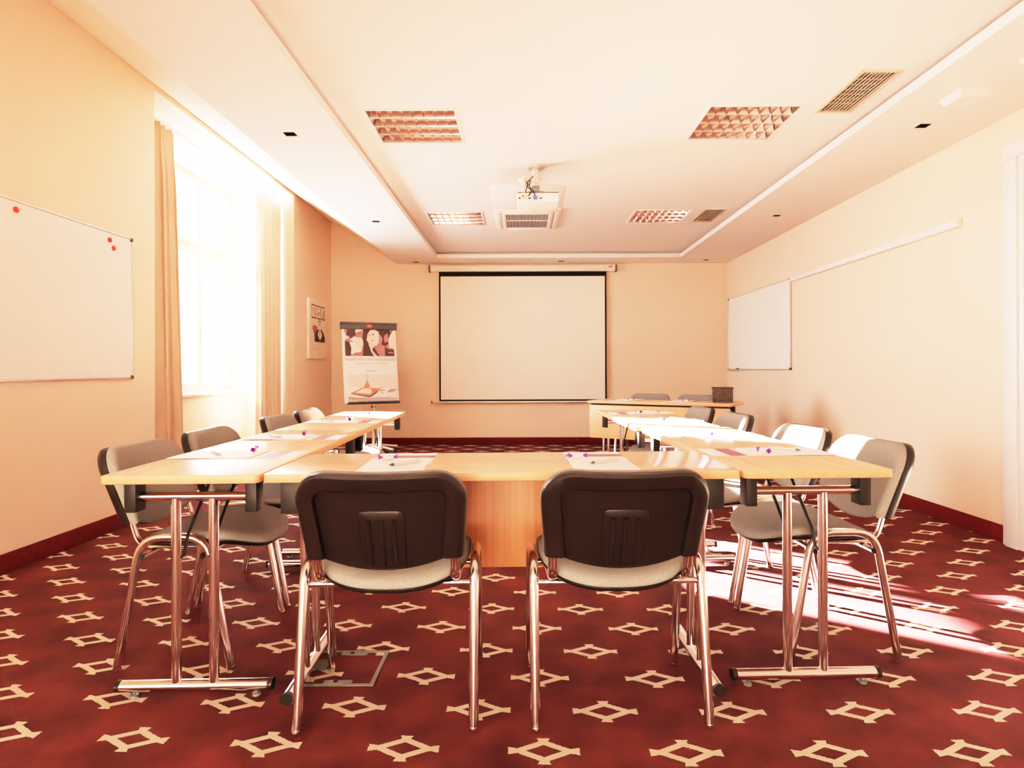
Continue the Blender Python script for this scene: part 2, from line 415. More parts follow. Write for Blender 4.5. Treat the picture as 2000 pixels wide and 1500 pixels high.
window('window_1', XW, WY0, WY1, WZ0, WZ1, 2.34, XP + 0.03)
window('fill_window', XL - 0.14, FILL_WIN[0], FILL_WIN[1], FILL_WIN[2], FILL_WIN[3], 2.0, XL + 0.04)  # unseen window added for fill light from behind
b = MB()
for y in (FILL_WIN[0], FILL_WIN[1]): b.quad((XL, y, FILL_WIN[2]), (XL - 0.2, y, FILL_WIN[2]), (XL - 0.2, y, FILL_WIN[3]), (XL, y, FILL_WIN[3]))
b.quad((XL, FILL_WIN[0], FILL_WIN[3]), (XL - 0.2, FILL_WIN[0], FILL_WIN[3]), (XL - 0.2, FILL_WIN[1], FILL_WIN[3]), (XL, FILL_WIN[1], FILL_WIN[3]))
struct(b.build('fill_window_reveal', M['reveal'], recalc=False))  # reveal of the added fill window

# curtains and rail
def curtain(y0, y1, x, ztop, zbot, npl, amp, flare, label):
    n = npl * 10; rows = 26; vs = []; fs = []
    ph = [random.uniform(-0.6, 0.6) for _ in range(npl + 1)]
    for r in range(rows + 1):
        t = r / rows; z = ztop + (zbot - ztop) * t
        for i in range(n + 1):
            u = i / n; k = u * npl
            a = amp * (0.55 + 0.45 * min(1, t * 6)) * (0.75 + 0.35 * math.sin(ph[int(min(k, npl - 1))] * 5))
            wv = math.sin(2 * math.pi * k + ph[int(min(k, npl - 1))] * t)
            pinch = 0.6 + 0.4 * min(1, t * 9) if t > 0.04 else 1.0
            yy = y0 + (y1 - y0) * u + flare * t * (u if flare > 0 else (1 - u)) + 0.35 * a * math.sin(4 * math.pi * k)
            vs.append((x + a * wv * pinch, yy, z + (0.006 * math.sin(2 * math.pi * k) if r == 0 else 0)))
    for r in range(rows):
        for i in range(n):
            a = r * (n + 1) + i; fs.append((a, a + 1, a + n + 2, a + n + 1))
    b = MB(); b.add(vs, fs)
    o = b.build('curtain', M['curtain'], smooth=80, recalc=False)
    so = o.modifiers.new('thick', 'SOLIDIFY'); so.thickness = 0.003
    tag(o, label, 'curtain', 'window curtains')
    return o
curtain(4.71, 5.16, -2.84, 2.99, 0.03, 5, 0.060, 0.16, 'cream floor-length curtain nearest the left whiteboard, at near side of window')
curtain(6.78, 7.475, -2.85, 2.99, 0.03, 6, 0.060, 0.0, 'cream floor-length curtain on far side of window, near the wall poster')
ct = thing('curtain_rail', 'thin white curtain rail under the head of the window niche', 'curtain rail', (-2.85, 4.66, 3.02))
b = MB(); b.box(-0.012, 0.012, 0, 2.82, -0.01, 0.01, 0.003); b.build('rail', M['white'], ct)
for k, y in enumerate((0.2, 1.4, 2.6)):
    b = MB(); b.box(-0.008, 0.008, y, y + 0.03, 0.01, 0.10, 0.002); b.build('bracket', M['white'], ct)

# ------------------------------------------------------------------ ceiling fittings
def louvre_light(x0, x1, y0, y1, label):
    cx, cy = (x0 + x1) / 2, (y0 + y1) / 2; h = (x1 - x0) / 2
    t = thing('ceiling_light', label, 'ceiling light', (cx, cy, ZC), 0, 'square louvred ceiling lights')
    b = MB(); e = 0.018
    for s in (-1, 1):
        b.box(min(s * h, s * (h - e)), max(s * h, s * (h - e)), -h - 0.004, h + 0.004, -0.006, 0.004, 0.002)
        b.box(-h + e, h - e, min(s * h, s * (h - e)), max(s * h, s * (h - e)), -0.006, 0.004, 0.002)
    b.build('frame', M['white'], t)
    b = MB(); q = h - 0.012
    for s in (-1, 1):
        b.quad((s * q, -q, 0), (s * q, q, 0), (s * q, q, 0.10), (s * q, -q, 0.10)); b.quad((-q, s * q, 0), (q, s * q, 0), (q, s * q, 0.10), (-q, s * q, 0.10))
    b.quad((-q, -q, 0.10), (q, -q, 0.10), (q, q, 0.10), (-q, q, 0.10))
    b.build('reflector', M['mirror'], t, smooth=None, recalc=False)
    for i in range(4):
        y = -q + 2 * q * (i + 0.5) / 4
        b = MB(); b.tube([(-q + 0.01, y, 0.068), (q - 0.01, y, 0.068)], 0.013, n=10, hint=(0, 1, 0)); b.build('tube', M['white'], t)
    b = MB()
    for i in range(5):                                  # long parabolic blades
        y = -q + 2 * q * i / 4
        pr = [(-0.002, 0.0), (0.002, 0.0), (0.010, 0.022), (0.026, 0.045), (-0.026, 0.045), (-0.010, 0.022)]
        pr = [(min(max(y + p[0], -q), q), p[1]) for p in pr]
        n = len(pr); vs = [(-q, p[0], p[1]) for p in pr] + [(q, p[0], p[1]) for p in pr]
        b.add(vs, [(k, (k + 1) % n, (k + 1) % n + n, k + n) for k in range(n)])
    for j in range(1, 8):                               # cross blades
        x = -q + 2 * q * j / 8
        for i in range(4):
            ya, yb = -q + 2 * q * i / 4 + 0.003, -q + 2 * q * (i + 1) / 4 - 0.003
            vs = [(x - 0.001, ya, 0.0), (x + 0.001, ya, 0.0), (x + 0.010, ya, 0.04), (x - 0.010, ya, 0.04),
                  (x - 0.001, yb, 0.0), (x + 0.001, yb, 0.0), (x + 0.010, yb, 0.04), (x - 0.010, yb, 0.04)]
            b.add(vs, [(0, 1, 5, 4), (1, 2, 6, 5), (2, 3, 7, 6), (3, 0, 4, 7)])
    b.build('louvre', M['mirror'], t, smooth=30)
for r, l in zip(LIGHTS, ('square louvred ceiling light, front one on the window side', 'square louvred ceiling light, front one beside the long air vent',
                         'square louvred ceiling light left of the air conditioning cassette', 'square louvred ceiling light beside the far air vent, right of projector')):
    louvre_light(*r, l)

def vent(x0, x1, y0, y1, label):
    t = thing('air_vent', label, 'air vent', ((x0 + x1) / 2, (y0 + y1) / 2, ZC), 0, 'grey slatted ceiling vents')
    hx, hy = (x1 - x0) / 2, (y1 - y0) / 2; e = 0.018
    b = MB()
    for s in (-1, 1):
        b.box(min(s * hx, s * (hx - e)), max(s * hx, s * (hx - e)), -hy, hy, -0.008, 0.006, 0.002); b.box(-hx + e, hx - e, min(s * hy, s * (hy - e)), max(s * hy, s * (hy - e)), -0.008, 0.006, 0.002)
    b.build('frame', M['ventmetal'], t)
    b = MB(); n = 9
    for i in range(n):
        x = -hx + e + (2 * hx - 2 * e) * (i + 0.5) / n
        b.box(x - 0.0028, x + 0.0028, -hy + e, hy - e, -0.002, 0.006)
    for j in range(8):
        y = -hy + e + (2 * hy - 2 * e) * (j + 0.5) / 8
        b.box(-hx + e, hx - e, y - 0.0025, y + 0.0025, 0.030, 0.034)
    b.build('grille', M['ventmetal'], t)
    b = MB(); b.box(-hx + 0.004, hx - 0.004, -hy + 0.004, hy - 0.004, 0.05, 0.055)
    for s in (-1, 1):
        b.quad((s * (hx - .003), -hy, 0), (s * (hx - .003), hy, 0), (s * (hx - .003), hy, .055), (s * (hx - .003), -hy, .055)); b.quad((-hx, s * (hy - .003), 0), (hx, s * (hy - .003), 0), (hx, s * (hy - .003), .055), (-hx, s * (hy - .003), .055))
    b.build('duct', M['dark'], t, smooth=None)
vent(*VENTS[0], 'long grey slatted ceiling vent at front right of the recessed ceiling')
vent(*VENTS[1], 'grey slatted ceiling vent at far right of the recessed ceiling')

dl = ['on left soffit, nearest the camera by the window', 'middle one on the left soffit', 'in the far left corner of the soffit',
      'on right soffit beside the white alarm boxes', 'middle one on the right soffit', 'in the far right corner of the soffit', 'on the soffit above the projection screen']
first = None
for (x, y), l in zip(DOWN, dl):
    lab = 'small square black downlight ' + l
    if first is None:
        first = thing('downlight', lab, 'downlight', (x, y, ZS), 0, 'square soffit downlights')
        b = MB()
        for s in (-1, 1):
            a0, a1 = sorted((s * 0.055, s * 0.038)); b.box(a0, a1, -0.055, 0.055, -0.0015, 0.003); b.box(-0.038, 0.038, a0, a1, -0.0015, 0.003)
        b.build('trim_ring', M['offwhite'], first)
        b = MB(); q = 0.040
        for s in (-1, 1):
            b.quad((s * q, -q, 0), (s * q, q, 0), (s * q, q, 0.07), (s * q, -q, 0.07)); b.quad((-q, s * q, 0), (q, s * q, 0), (q, s * q, 0.07), (-q, s * q, 0.07))
        b.quad((-q, -q, 0.07), (q, -q, 0.07), (q, q, 0.07), (-q, q, 0.07)); b.build('housing', M['dark'], first, smooth=None, recalc=False)
        b = MB(); b.lathe([(0.0, 0.03), (0.018, 0.03), (0.025, 0.069)], 16); b.build('bulb', M['cap'], first)
    else: dup(first, (x, y, ZS), 0, lab)

for (x, y, r), l in zip(((0.05, 3.13, 0.074), (0.055, 4.25, 0.074)), ('pale round ceiling speaker nearest the camera', 'pale round ceiling speaker just in front of the projector mount')):
    t = thing('ceiling_speaker', l, 'speaker', (x, y, ZC), 0, 'round flush ceiling speakers')
    b = MB(); b.lathe([(r, 0.0), (r, -0.004), (r - 0.004, -0.006), (r - 0.008, -0.004)], 40); b.build('rim', M['ceil'], t)
    b = MB(); b.lathe([(r - 0.009, 0.0), (r - 0.009, -0.003)], 40); b.build('grille', M['cove'], t)
t = thing('smoke_detector', 'round cream smoke detector behind the projector mount', 'smoke detector', (0.035, 5.28, ZC))
b = MB(); b.lathe([(0.062, 0), (0.062, -0.012), (0.052, -0.024)], 28); b.build('base', M['cream'], t)
b = MB(); b.lathe([(0.040, -0.024), (0.038, -0.036), (0.026, -0.044)], 24); b.build('sensor', M['offwhite'], t)
def alarm(x, y, h, label):
    t = thing('alarm_box', label, 'alarm', (x, y, ZS), 0, 'white boxes on the right soffit')
    b = MB(); b.box(-h, h, -h, h, -0.012, 0.004, 0.003); b.build('base', M['white'], t)
    b = MB(); k = h * 0.8
    vs = [(-h, -h, -.012), (h, -h, -.012), (h, h, -.012), (-h, h, -.012), (-k, -k, -.042), (k, -k, -.042), (k, k, -.042), (-k, k, -.042)]
    b.add(vs, [(0, 1, 2, 3), (4, 5, 6, 7), (0, 1, 5, 4), (1, 2, 6, 5), (2, 3, 7, 6), (3, 0, 4, 7)]); b.build('cover', M['white'], t, smooth=None)
alarm(2.44, 3.47, 0.088, 'flat white square alarm box beside the front right downlight')
alarm(2.535, 2.99, 0.10, 'white alarm box on right soffit cut off by the right edge')

# air conditioning cassette
t = thing('air_conditioner', 'white ceiling air conditioning cassette with slotted grille below the projector', 'air conditioner', (0.055, 6.62, ZC))
b = MB(); b.box(-0.33, 0.33, -0.42, 0.42, -0.022, 0.0, 0.006); b.build('panel', M['white'], t)
b = MB()
for s in (-1, 1):
    a0, a1 = sorted((s * 0.25, s * 0.22)); b.box(a0, a1, -0.39, 0.39, -0.045, -0.022, 0.004)
b.box(-0.22, 0.22, -0.39, -0.33, -0.045, -0.022, 0.004); b.box(-0.22, 0.22, 0.30, 0.39, -0.045, -0.022, 0.004); gf = b.build('grille_frame', M['white'], t)
b = MB()
for i in range(30):
    x = -0.215 + 0.43 * i / 29; b.box(x - 0.003, x + 0.003, -0.33, 0.30, -0.036, -0.030)
b.box(-0.22, 0.22, -0.04, -0.03, -0.037, -0.029)
b.build('slats', M['white'], gf)
b = MB(); b.box(-0.22, 0.22, -0.33, 0.30, -0.026, -0.0225); b.build('filter', M['dark'], gf)
for s in (-1, 1):
    b = MB(); a0, a1 = sorted((s * 0.31, s * 0.268)); b.box(a0, a1, -0.36, 0.36, -0.034, -0.022, 0.005); b.build('air_flap', M['white'], t)
t = thing('ceiling_hatch', 'flush ceiling hatch in front of the air conditioning cassette', 'hatch', (0.05, 5.78, ZC))
b = MB(); b.box(-0.33, 0.33, -0.36, 0.36, -0.004, 0.0, 0.002); b.build('panel', M['ceil'], t)

# projector
t = thing('projector', 'white projector hanging from a ceiling pole with dangling black cables', 'projector', (0.11, 4.96, ZC))
b = MB(); b.lathe([(0.062, 0), (0.062, -0.014), (0.05, -0.02), (0.028, -0.022)], 28); b.build('mount_plate', M['alu'], t)
b = MB(); b.lathe([(0.026, -0.02), (0.026, -0.125), (0.022, -0.128), (0.022, -0.15)], 20); b.build('pole', M['offwhite'], t)
b = MB(); b.box(-0.03, 0.03, -0.03, 0.03, -0.20, -0.15, 0.004); b.box(-0.06, 0.06, -0.05, 0.05, -0.237, -0.20, 0.004); b.build('swivel_bracket', M['greymetal'], t)
b = MB(); b.box(-0.145, 0.175, -0.155, 0.12, -0.312, -0.236, 0.010, seg=3); body = b.build('body', M['white'], t)
b = MB(); b.box(-0.14, 0.17, -0.157, 0.115, -0.243, -0.2355, 0.002); b.build('top_cover', M['cap'], body)
for (x, z, w, h, mm) in ((-0.125, -0.283, .006, .006, 'dark'), (-0.10, -0.268, .005, .005, 'dark'), (-0.085, -0.268, .003, .003, 'dark'), (-0.07, -0.268, .003, .003, 'dark'), (-0.05, -0.284, .010, .004, 'dark'), (0.035, -0.284, .010, .004, 'dark'), (-0.09, -0.286, .018, .004, 'gold'), (0.02, -0.266, .02, .003, 'pink')):
    b = MB(); b.box(x - w, x + w, -0.158, -0.154, z - h, z + h, 0.001, seg=1); b.build('port', M[mm], body)
b = MB(); b.tube([(0.0, 0.118, -0.275), (0.0, 0.15, -0.275)], 0.03, n=20); b.build('lens', M['cap'], body)
b = MB(); b.box(-0.022, 0.008, -0.18, -0.156, -0.294, -0.272, 0.003); plug = b.build('video_plug', M['blue'], t)
for pts in ([(-0.007, -0.17, -0.272), (-0.02, -0.175, -0.235), (-0.05, -0.13, -0.19), (-0.045, -0.08, -0.12), (-0.02, -0.04, -0.08)],
            [(-0.058, -0.165, -0.27), (-0.03, -0.17, -0.225), (-0.06, -0.14, -0.20), (-0.07, -0.10, -0.15), (-0.04, -0.06, -0.11)],
            [(-0.08, -0.14, -0.238), (-0.065, -0.14, -0.17), (-0.08, -0.12, -0.14), (-0.055, -0.1, -0.165), (-0.03, -0.11, -0.235)]):
    b = MB(); b.tube(fillet(pts, 0.03, 5), 0.0038, n=8); b.build('cable', M['black'], t)
b = MB(); b.tube(fillet([(-0.095, -0.158, -0.255), (-0.095, -0.15, -0.225), (-0.085, -0.10, -0.16), (-0.03, -0.03, -0.1)], 0.03, 5), 0.008, n=8); b.build('cable', M['offwhite'], t)

# ------------------------------------------------------------------ wall items
def whiteboard(label, x, face, y0, y1, z0, z1, loc_label=None):
    yc = (y0 + y1) / 2
    t = thing('whiteboard', label, 'whiteboard', (x, yc, z0)); h = (y1 - y0) / 2; H = z1 - z0; s = face
    def bx(b, a0, a1, *r, **k): a0, a1 = sorted((s * a0, s * a1)); b.box(a0, a1, *r, **k)
    b = MB(); bx(b, 0.004, 0.014, -h + 0.006, h - 0.006, 0.006, H - 0.006, 0.001, seg=1); b.build('writing_surface', M['board'], t)
    b = MB()
    bx(b, 0.002, 0.02, -h, -h + 0.012, 0, H, bev=0.003); bx(b, 0.002, 0.02, h - 0.012, h, 0, H, bev=0.003)
    bx(b, 0.002, 0.02, -h + 0.012, h - 0.012, 0, 0.012, bev=0.003); bx(b, 0.002, 0.02, -h + 0.012, h - 0.012, H - 0.012, H, bev=0.003)
    b.build('frame', M['alu'], t)
    for yy in (-h, h):
        for zz in (0, H):
            b = MB(); y_0 = yy - 0.002 if yy < 0 else yy - 0.024; z_0 = zz - 0.002 if zz == 0 else zz - 0.024
            bx(b, 0.001, 0.023, y_0, y_0 + 0.026, z_0, z_0 + 0.026, bev=0.004); b.build('corner_cap', M['cap'], t)
    return t
whiteboard('large whiteboard with three red magnets on left wall before the curtain', XL, 1, 2.36, 4.36, 1.0, 1.965)
wr = whiteboard('whiteboard without magnets on right wall at end of the white rail', XR, -1, 6.80, 8.84, 1.045, 2.035)
b = MB(); b.box(-0.075, -0.02, 0.55, 0.98, 0.0, 0.006, 0.002); b.box(-0.075, -0.070, 0.55, 0.98, 0.0, 0.014, 0.002); b.build('pen_tray', M['alu'], wr)
mk = thing('marker', 'green-capped marker lying on tray of the right wall whiteboard', 'marker', (XR - 0.048, 8.45, 1.060), 0)
b = MB(); b.tube([(0, -0.03, 0), (0, 0.075, 0)], 0.009, n=12); b.build('barrel', M['white'], mk)
b = MB(); b.tube([(0, -0.10, 0), (0, -0.028, 0)], 0.0095, n=12); b.build('marker_cap', M['green'], mk)
for (y, z, l) in ((3.356, 1.911, 'round red magnet alone near the left picture edge on left whiteboard'), (4.118, 1.908, 'upper of two red magnets in right corner of left whiteboard'), (4.158, 1.861, 'lower of two red magnets in right corner of left whiteboard')):
    b = MB(); b.lathe([(0.016, 0), (0.0165, 0.004), (0.015, 0.009), (0.011, 0.0105)], 20, xf=Matrix.Rotation(R(90), 4, 'Y'))
    o = b.build('magnet', M['red'], loc=(XL + 0.0142, y, z)); tag(o, l, 'magnet', 'red whiteboard magnets')
t = thing('cable_trunking', 'long white half-round rail along the right wall ending at the whiteboard', 'wall rail', (XR, 4.16, 1.985))
b = MB(); b.box(-0.032, 0.002, 0.03, 2.63, 0, 0.058, 0.012, seg=4); b.build('cover', M['white'], t)
b = MB(); b.box(-0.034, 0.002, 0, 0.03, -0.003, 0.061, 0.004); b.build('end_cap', M['cove'], t)

# projection screen
t = thing('projection_screen', 'pulled-down projection screen with black border on the back wall', 'projection screen', (0.012, YB - 0.045, 0.0))
b = MB(); b.box(-1.30, 1.30, -0.045, 0.0449, 2.437, 2.522, 0.008, seg=3); cs = b.build('case', M['offwhite'], t)
for s in (-1, 1):
    b = MB(); a0, a1 = sorted((s * 1.30, s * 1.322)); b.box(a0, a1, -0.05, 0.043, 2.43, 2.527, 0.006); b.build('end_cap', M['cap'], cs)
b = MB(); b.box(1.205, 1.255, -0.0465, -0.044, 2.485, 2.51, 0.001, seg=1); b.box(1.212, 1.248, -0.0475, -0.046, 2.495, 2.499, 0, mi=1)
b.build('logo', [M['red'], M['white']], cs)
b = MB(); b.box(-0.10, 0.10, -0.03, -0.02, 2.43, 2.44, 0.002); b.build('label_plate', M['greymetal'], cs)
b = MB(); X0, X1, Z0, Z1 = -1.180, 1.176, 0.616, 2.44
b.box(X0, X1, -0.004, 0.0, Z0, Z1); b.build('border', M['dark'], t)
b = MB(); b.quad((X0 + .022, -0.0055, Z0 + .022), (X1 - .022, -0.0055, Z0 + .022), (X1 - .022, -0.0055, 2.372), (X0 + .022, -0.0055, 2.372)); b.build('fabric', M['screen'], t, recalc=False)
b = MB(); b.box(-1.28, 1.28, -0.012, 0.008, 0.592, 0.616, 0.004); br = b.build('bottom_bar', M['cream'], t)
for s in (-1, 1):
    b = MB(); a0, a1 = sorted((s * 1.28, s * 1.295)); b.box(a0, a1, -0.014, 0.010, 0.588, 0.62, 0.003); b.build('end_cap', M['cap'], br)

# power socket
t = thing('power_socket', 'square power socket low on back wall under left table row end', 'socket', (-1.775, YB, 0.232))
b = MB(); b.box(-0.043, 0.043, -0.010, 0, -0.043, 0.043, 0.004); b.build('plate', M['offwhite'], t)
b = MB(); b.box(-0.024, 0.024, -0.013, -0.009, -0.022, 0.022, 0.003); b.build('insert', M['cap'], t)

# flat printed art helper -------------------------------------------------
def text_polys(txt, size, align='CENTER'):
    cu = bpy.data.curves.new('lettering', 'FONT'); cu.body = txt; cu.size = size; cu.align_x = align; cu.resolution_u = 2
    o = bpy.data.objects.new('lettering', cu); col.objects.link(o)
    bpy.context.view_layer.update()
    me = o.evaluated_get(bpy.context.evaluated_depsgraph_get()).to_mesh()
    vs = [tuple(v.co) for v in me.vertices]; fs = [tuple(p.vertices) for p in me.polygons]
    o.to_mesh_clear(); bpy.data.objects.remove(o); bpy.data.curves.remove(cu)
    return vs, fs
class Art:
    """Flat print in (u right, v up) with layers stacked outward by fractions of a millimetre."""
    def __init__(s, fn): s.b = MB(); s.fn = fn; s.mats = []; s.lay = 0
    def mi(s, k):
        if M[k] not in s.mats: s.mats.append(M[k])
        return s.mats.index(M[k])
    def poly(s, pts, k): s.lay += 1; s.b.poly([s.fn(u, v, 0.0004 * s.lay) for u, v in pts], s.mi(k))
    def rect(s, u0, u1, v0, v1, k): s.poly([(u0, v0), (u1, v0), (u1, v1), (u0, v1)], k)
    def ell(s, cu, cv, ru, rv, k, n=24, rot=0):
        s.poly([(cu + ru * math.cos(2 * math.pi * i / n) * math.cos(rot) - rv * math.sin(2 * math.pi * i / n) * math.sin(rot), cv + ru * math.cos(2 * math.pi * i / n) * math.sin(rot) + rv * math.sin(2 * math.pi * i / n) * math.cos(rot)) for i in range(n)], k)
    def text(s, txt, cu, cv, size, k):
        s.lay += 1; vs, fs = text_polys(txt, size); s.b.add([s.fn(cu + v[0], cv + v[1], 0.0004 * s.lay) for v in vs], fs, s.mi(k))
    def build(s, name, parent): return s.b.build(name, s.mats, parent, smooth=None, recalc=False)

# flip chart ---------------------------------------------------------------
FX, FY, FR = -1.885, 7.95, R(28)
t = thing('flip_chart', 'flip chart on white castor stand with printed meeting poster and dark clamp bar', 'flip chart', (FX, FY, 0), FR)
lean = 0.17
BW, BH, BZ = 0.345, 1.0, 0.645
def fc(u, v, off=0.0): return (u, v * math.sin(lean) - off * math.cos(lean), BZ + v * math.cos(lean) + off * math.sin(lean))
b = MB()
def slab(b, u0, u1, v0, v1, o0, o1, mi=0):
    vs = [fc(u0, v0, o0), fc(u1, v0, o0), fc(u1, v1, o0), fc(u0, v1, o0), fc(u0, v0, o1), fc(u1, v0, o1), fc(u1, v1, o1), fc(u0, v1, o1)]
    b.add(vs, [(0, 1, 2, 3), (4, 5, 6, 7), (0, 1, 5, 4), (1, 2, 6, 5), (2, 3, 7, 6), (3, 0, 4, 7)], mi)
slab(b, -BW, BW, 0, BH, -0.02, 0); b.build('board', M['white'], t, smooth=None)
b = MB(); slab(b, -BW - 0.012, BW + 0.012, BH - 0.055, BH + 0.03, -0.022, 0.028); slab(b, -BW - 0.012, BW + 0.012, BH + 0.01, BH + 0.03, -0.022, 0.038); cl = b.build('clamp_bar', M['cap'], t, smooth=None)
ar = Art(lambda u, v, o: fc(u, v, 0.028 + o)); ar.rect(-0.035, 0.035, BH - 0.035, BH + 0.005, 'red'); ar.rect(-0.022, 0.022, BH - 0.018, BH - 0.010, 'white'); ar.build('logo', cl)
b = MB(); slab(b, -BW + 0.03, BW - 0.01, -0.012, 0.0, -0.005, 0.075); slab(b, -BW + 0.03, BW - 0.01, -0.012, 0.012, 0.07, 0.075); b.build('pen_tray', M['cap'], t, smooth=None)
ar = Art(lambda u, v, o: fc(u, v, 0.004 + o))
pw = 0.322
ar.rect(-pw, pw, 0.035, BH - 0.05, 'paper')
# upper photograph
p0, p1, q0, q1 = -0.312, 0.312, 0.60, BH - 0.053
ar.rect(p0, p1, q0, q1, 'mauve')
ar.poly([(p0, .80), (-.26, .83), (-.24, .88), (-.29, .90), (p0, .89)], 'skin')
ar.poly([(-.30, .87), (-.22, .82), (-.17, .87), (-.18, .94), (-.27, .94)], 'brown')
ar.poly([(-.25, .80), (-.16, .78), (-.13, .83), (-.20, .85)], 'palepink')
ar.poly([(-.18, .90), (-.10, .92), (-.085, .946), (-.17, .946)], 'palepink')
ar.ell(-.20, .70, .10, .085, 'palepink'); ar.ell(-.13, .77, .05, .07, 'skin')
ar.poly([(p0, .60), (p0, .79), (-.26, .78), (-.235, .70), (-.245, .60)], 'brown')
ar.poly([(-.235, .60), (-.06, .60), (-.07, .655), (-.2, .64)], 'mauve')
ar.poly([(.14, .946), (.13, .89), (.17, .83), (.15, .75), (.20, .73), (.25, .77), (.29, .88), (.26, .946)], 'brown')
ar.poly([(.19, .87), (.24, .90), (.25, .80), (.19, .77)], 'mauve')
ar.poly([(.24, .80), (.27, .88), (p1, .93), (p1, .70), (.25, .71)], 'palepink')
ar.poly([(.19, .60), (.19, .72), (.24, .69), (p1, .68), (p1, .60)], 'brown'); ar.rect(.10, .19, .60, .70, 'mauve'); ar.rect(.235, .30, .635, .655, 'mauve')
# woman: hair, jacket, face
ar.poly([(-.095, .60), (-.08, .72), (-.09, .85), (-.07, .946), (.13, .946), (.17, .91), (.12, .88), (.02, .92), (-.03, .82), (-.01, .73), (.03, .66), (.06, .60)], 'brown')
ar.poly([(-.04, .80), (-.025, .88), (.01, .935), (.07, .942), (.12, .915), (.125, .84), (.115, .78), (.09, .735), (.05, .725), (.02, .75), (-.02, .78)], 'skin')
ar.poly([(-.02, .78), (.02, .745), (.05, .73), (.045, .70), (.02, .68), (-.01, .72)], 'blush')
ar.ell(.00, .868, .016, .008, 'taupe'); ar.ell(.045, .88, .016, .008, 'brown'); ar.poly([(.04, .838), (.055, .828), (.035, .825)], 'blush')
ar.ell(.035, .800, .026, .006, 'mauve', rot=0.15)
ar.poly([(.00, .71), (.02, .72), (.03, .66), (.085, .60), (.045, .60), (.01, .66)], 'palepink')
ar.poly([(.03, .70), (.05, .71), (.12, .60), (.09, .60), (.04, .66)], 'brown')
# headings
ar.text('NEJLEPŠÍ MÍSTO PRO VAŠE JEDNÁNÍ', 0, 0.538, 0.040, 'inkgrey'); ar.text('MEETINGS AT THEIR BEST', 0, 0.488, 0.036, 'gold')
for k in range(9):
    if k != 4: ar.rect(-.058 + k * .014, -.048 + k * .014, .40, .412, 'inkgrey')
# lower photograph
ar.rect(-.30, .312, .06, .36, 'palepink'); ar.rect(-.30, .312, .06, .20, 'paper')
ar.rect(-.062, -.058, .29, .36, 'brown'); ar.poly([(-.068, .295), (-.052, .295), (-.05, .27), (-.02, .20), (-.06, .192), (-.105, .20), (-.068, .27)], 'taupe')
ar.poly([(-.105, .20), (-.06, .255), (-.03, .20)], 'salmon')
ar.poly([(-.27, .118), (-.26, .128), (-.11, .19), (.10, .172), (.06, .13), (-.02, .075), (-.05, .072)], 'brown')
ar.poly([(-.27, .125), (-.11, .198), (.11, .178), (-.03, .082)], 'salmon'); ar.poly([(-.215, .132), (-.105, .185), (-.02, .178), (-.005, .145), (-.02, .11)], 'palepink')
ar.poly([(.10, .175), (.165, .198), (.16, .202), (.09, .182)], 'taupe')
ar.ell(.14, .085, .10, .022, 'pink'); ar.ell(.14, .09, .092, .018, 'paper'); ar.poly([(.065, .155), (.165, .155), (.16, .10), (.12, .088), (.085, .10)], 'paper'); ar.ell(.115, .155, .05, .008, 'taupe')
ar.ell(.10, .135, .008, .006, 'inkgrey'); ar.ell(.13, .12, .012, .008, 'inkgrey')
ar.ell(.25, .148, .058, .016, 'taupe', rot=.25); ar.ell(.25, .153, .055, .014, 'salmon', rot=.25)
ar.poly([(-.30, .085), (-.30, .06), (-.18, .06)], 'salmon'); ar.poly([(-.30, .062), (.312, .05), (.312, .054), (-.30, .066)], 'taupe')
ar.build('poster_sheet', t)
b = MB(); b.tube([fc(0.02, 0.25, -0.035), fc(0.02, -0.03, -0.03), (0.02, 0.035, 0.50), (0.02, 0.035, 0.10)], 0.019, n=16); pl = b.build('pole', M['offwhite'], t)
b = MB(); b.tube([(0.02, 0.035, 0.61), (0.02, 0.035, 0.585)], 0.027, n=16); b.build('collar', M['cap'], pl)
for k in range(5):
    a = R(72 * k + 12); cx, sx = math.cos(a), math.sin(a)
    b = MB(); b.tube([(0.02 + cx * r, 0.035 + sx * r, z) for r, z in ((0.0, 0.115), (0.05, 0.112), (0.2, 0.09), (0.33, 0.075))], 0.024, 0.014, n=10, hint=(-sx, cx, 0)); lg = b.build('leg', M['offwhite'], t)
    b = MB(); p = Vector((0.02 + cx * 0.31, 0.035 + sx * 0.31, 0.03)); q = Vector((-sx, cx, 0)) * 0.018
    b.tube([p - q, p + q], 0.03, n=16, hint=(0, 0, 1)); b.build('castor', M['cap'], lg)
# pens in the flip chart tray
for u, k, l in ((-0.14, 'red', 'red board marker in flip chart tray'), (0.0, 'green', 'green board marker in flip chart tray'), (0.13, 'blue', 'blue board marker in flip chart tray'), (0.26, 'cap', 'black board marker at right end of flip chart tray')):
    p = Matrix.Translation((FX, FY, 0)) @ Matrix.Rotation(FR, 4, 'Z') @ Vector(fc(u, 0.011, 0.035))
    mk = thing('marker', l, 'marker', p, FR, 'markers in the flip chart tray')
    b = MB(); b.tube([(-0.03, 0, 0), (0.055, 0, 0)], 0.009, n=10, hint=(0, 0, 1)); b.build('barrel', M['cap'], mk)
    b = MB(); b.tube([(-0.065, 0, 0), (-0.03, 0, 0)], 0.0095, n=10, hint=(0, 0, 1)); b.build('marker_cap', M[k], mk)

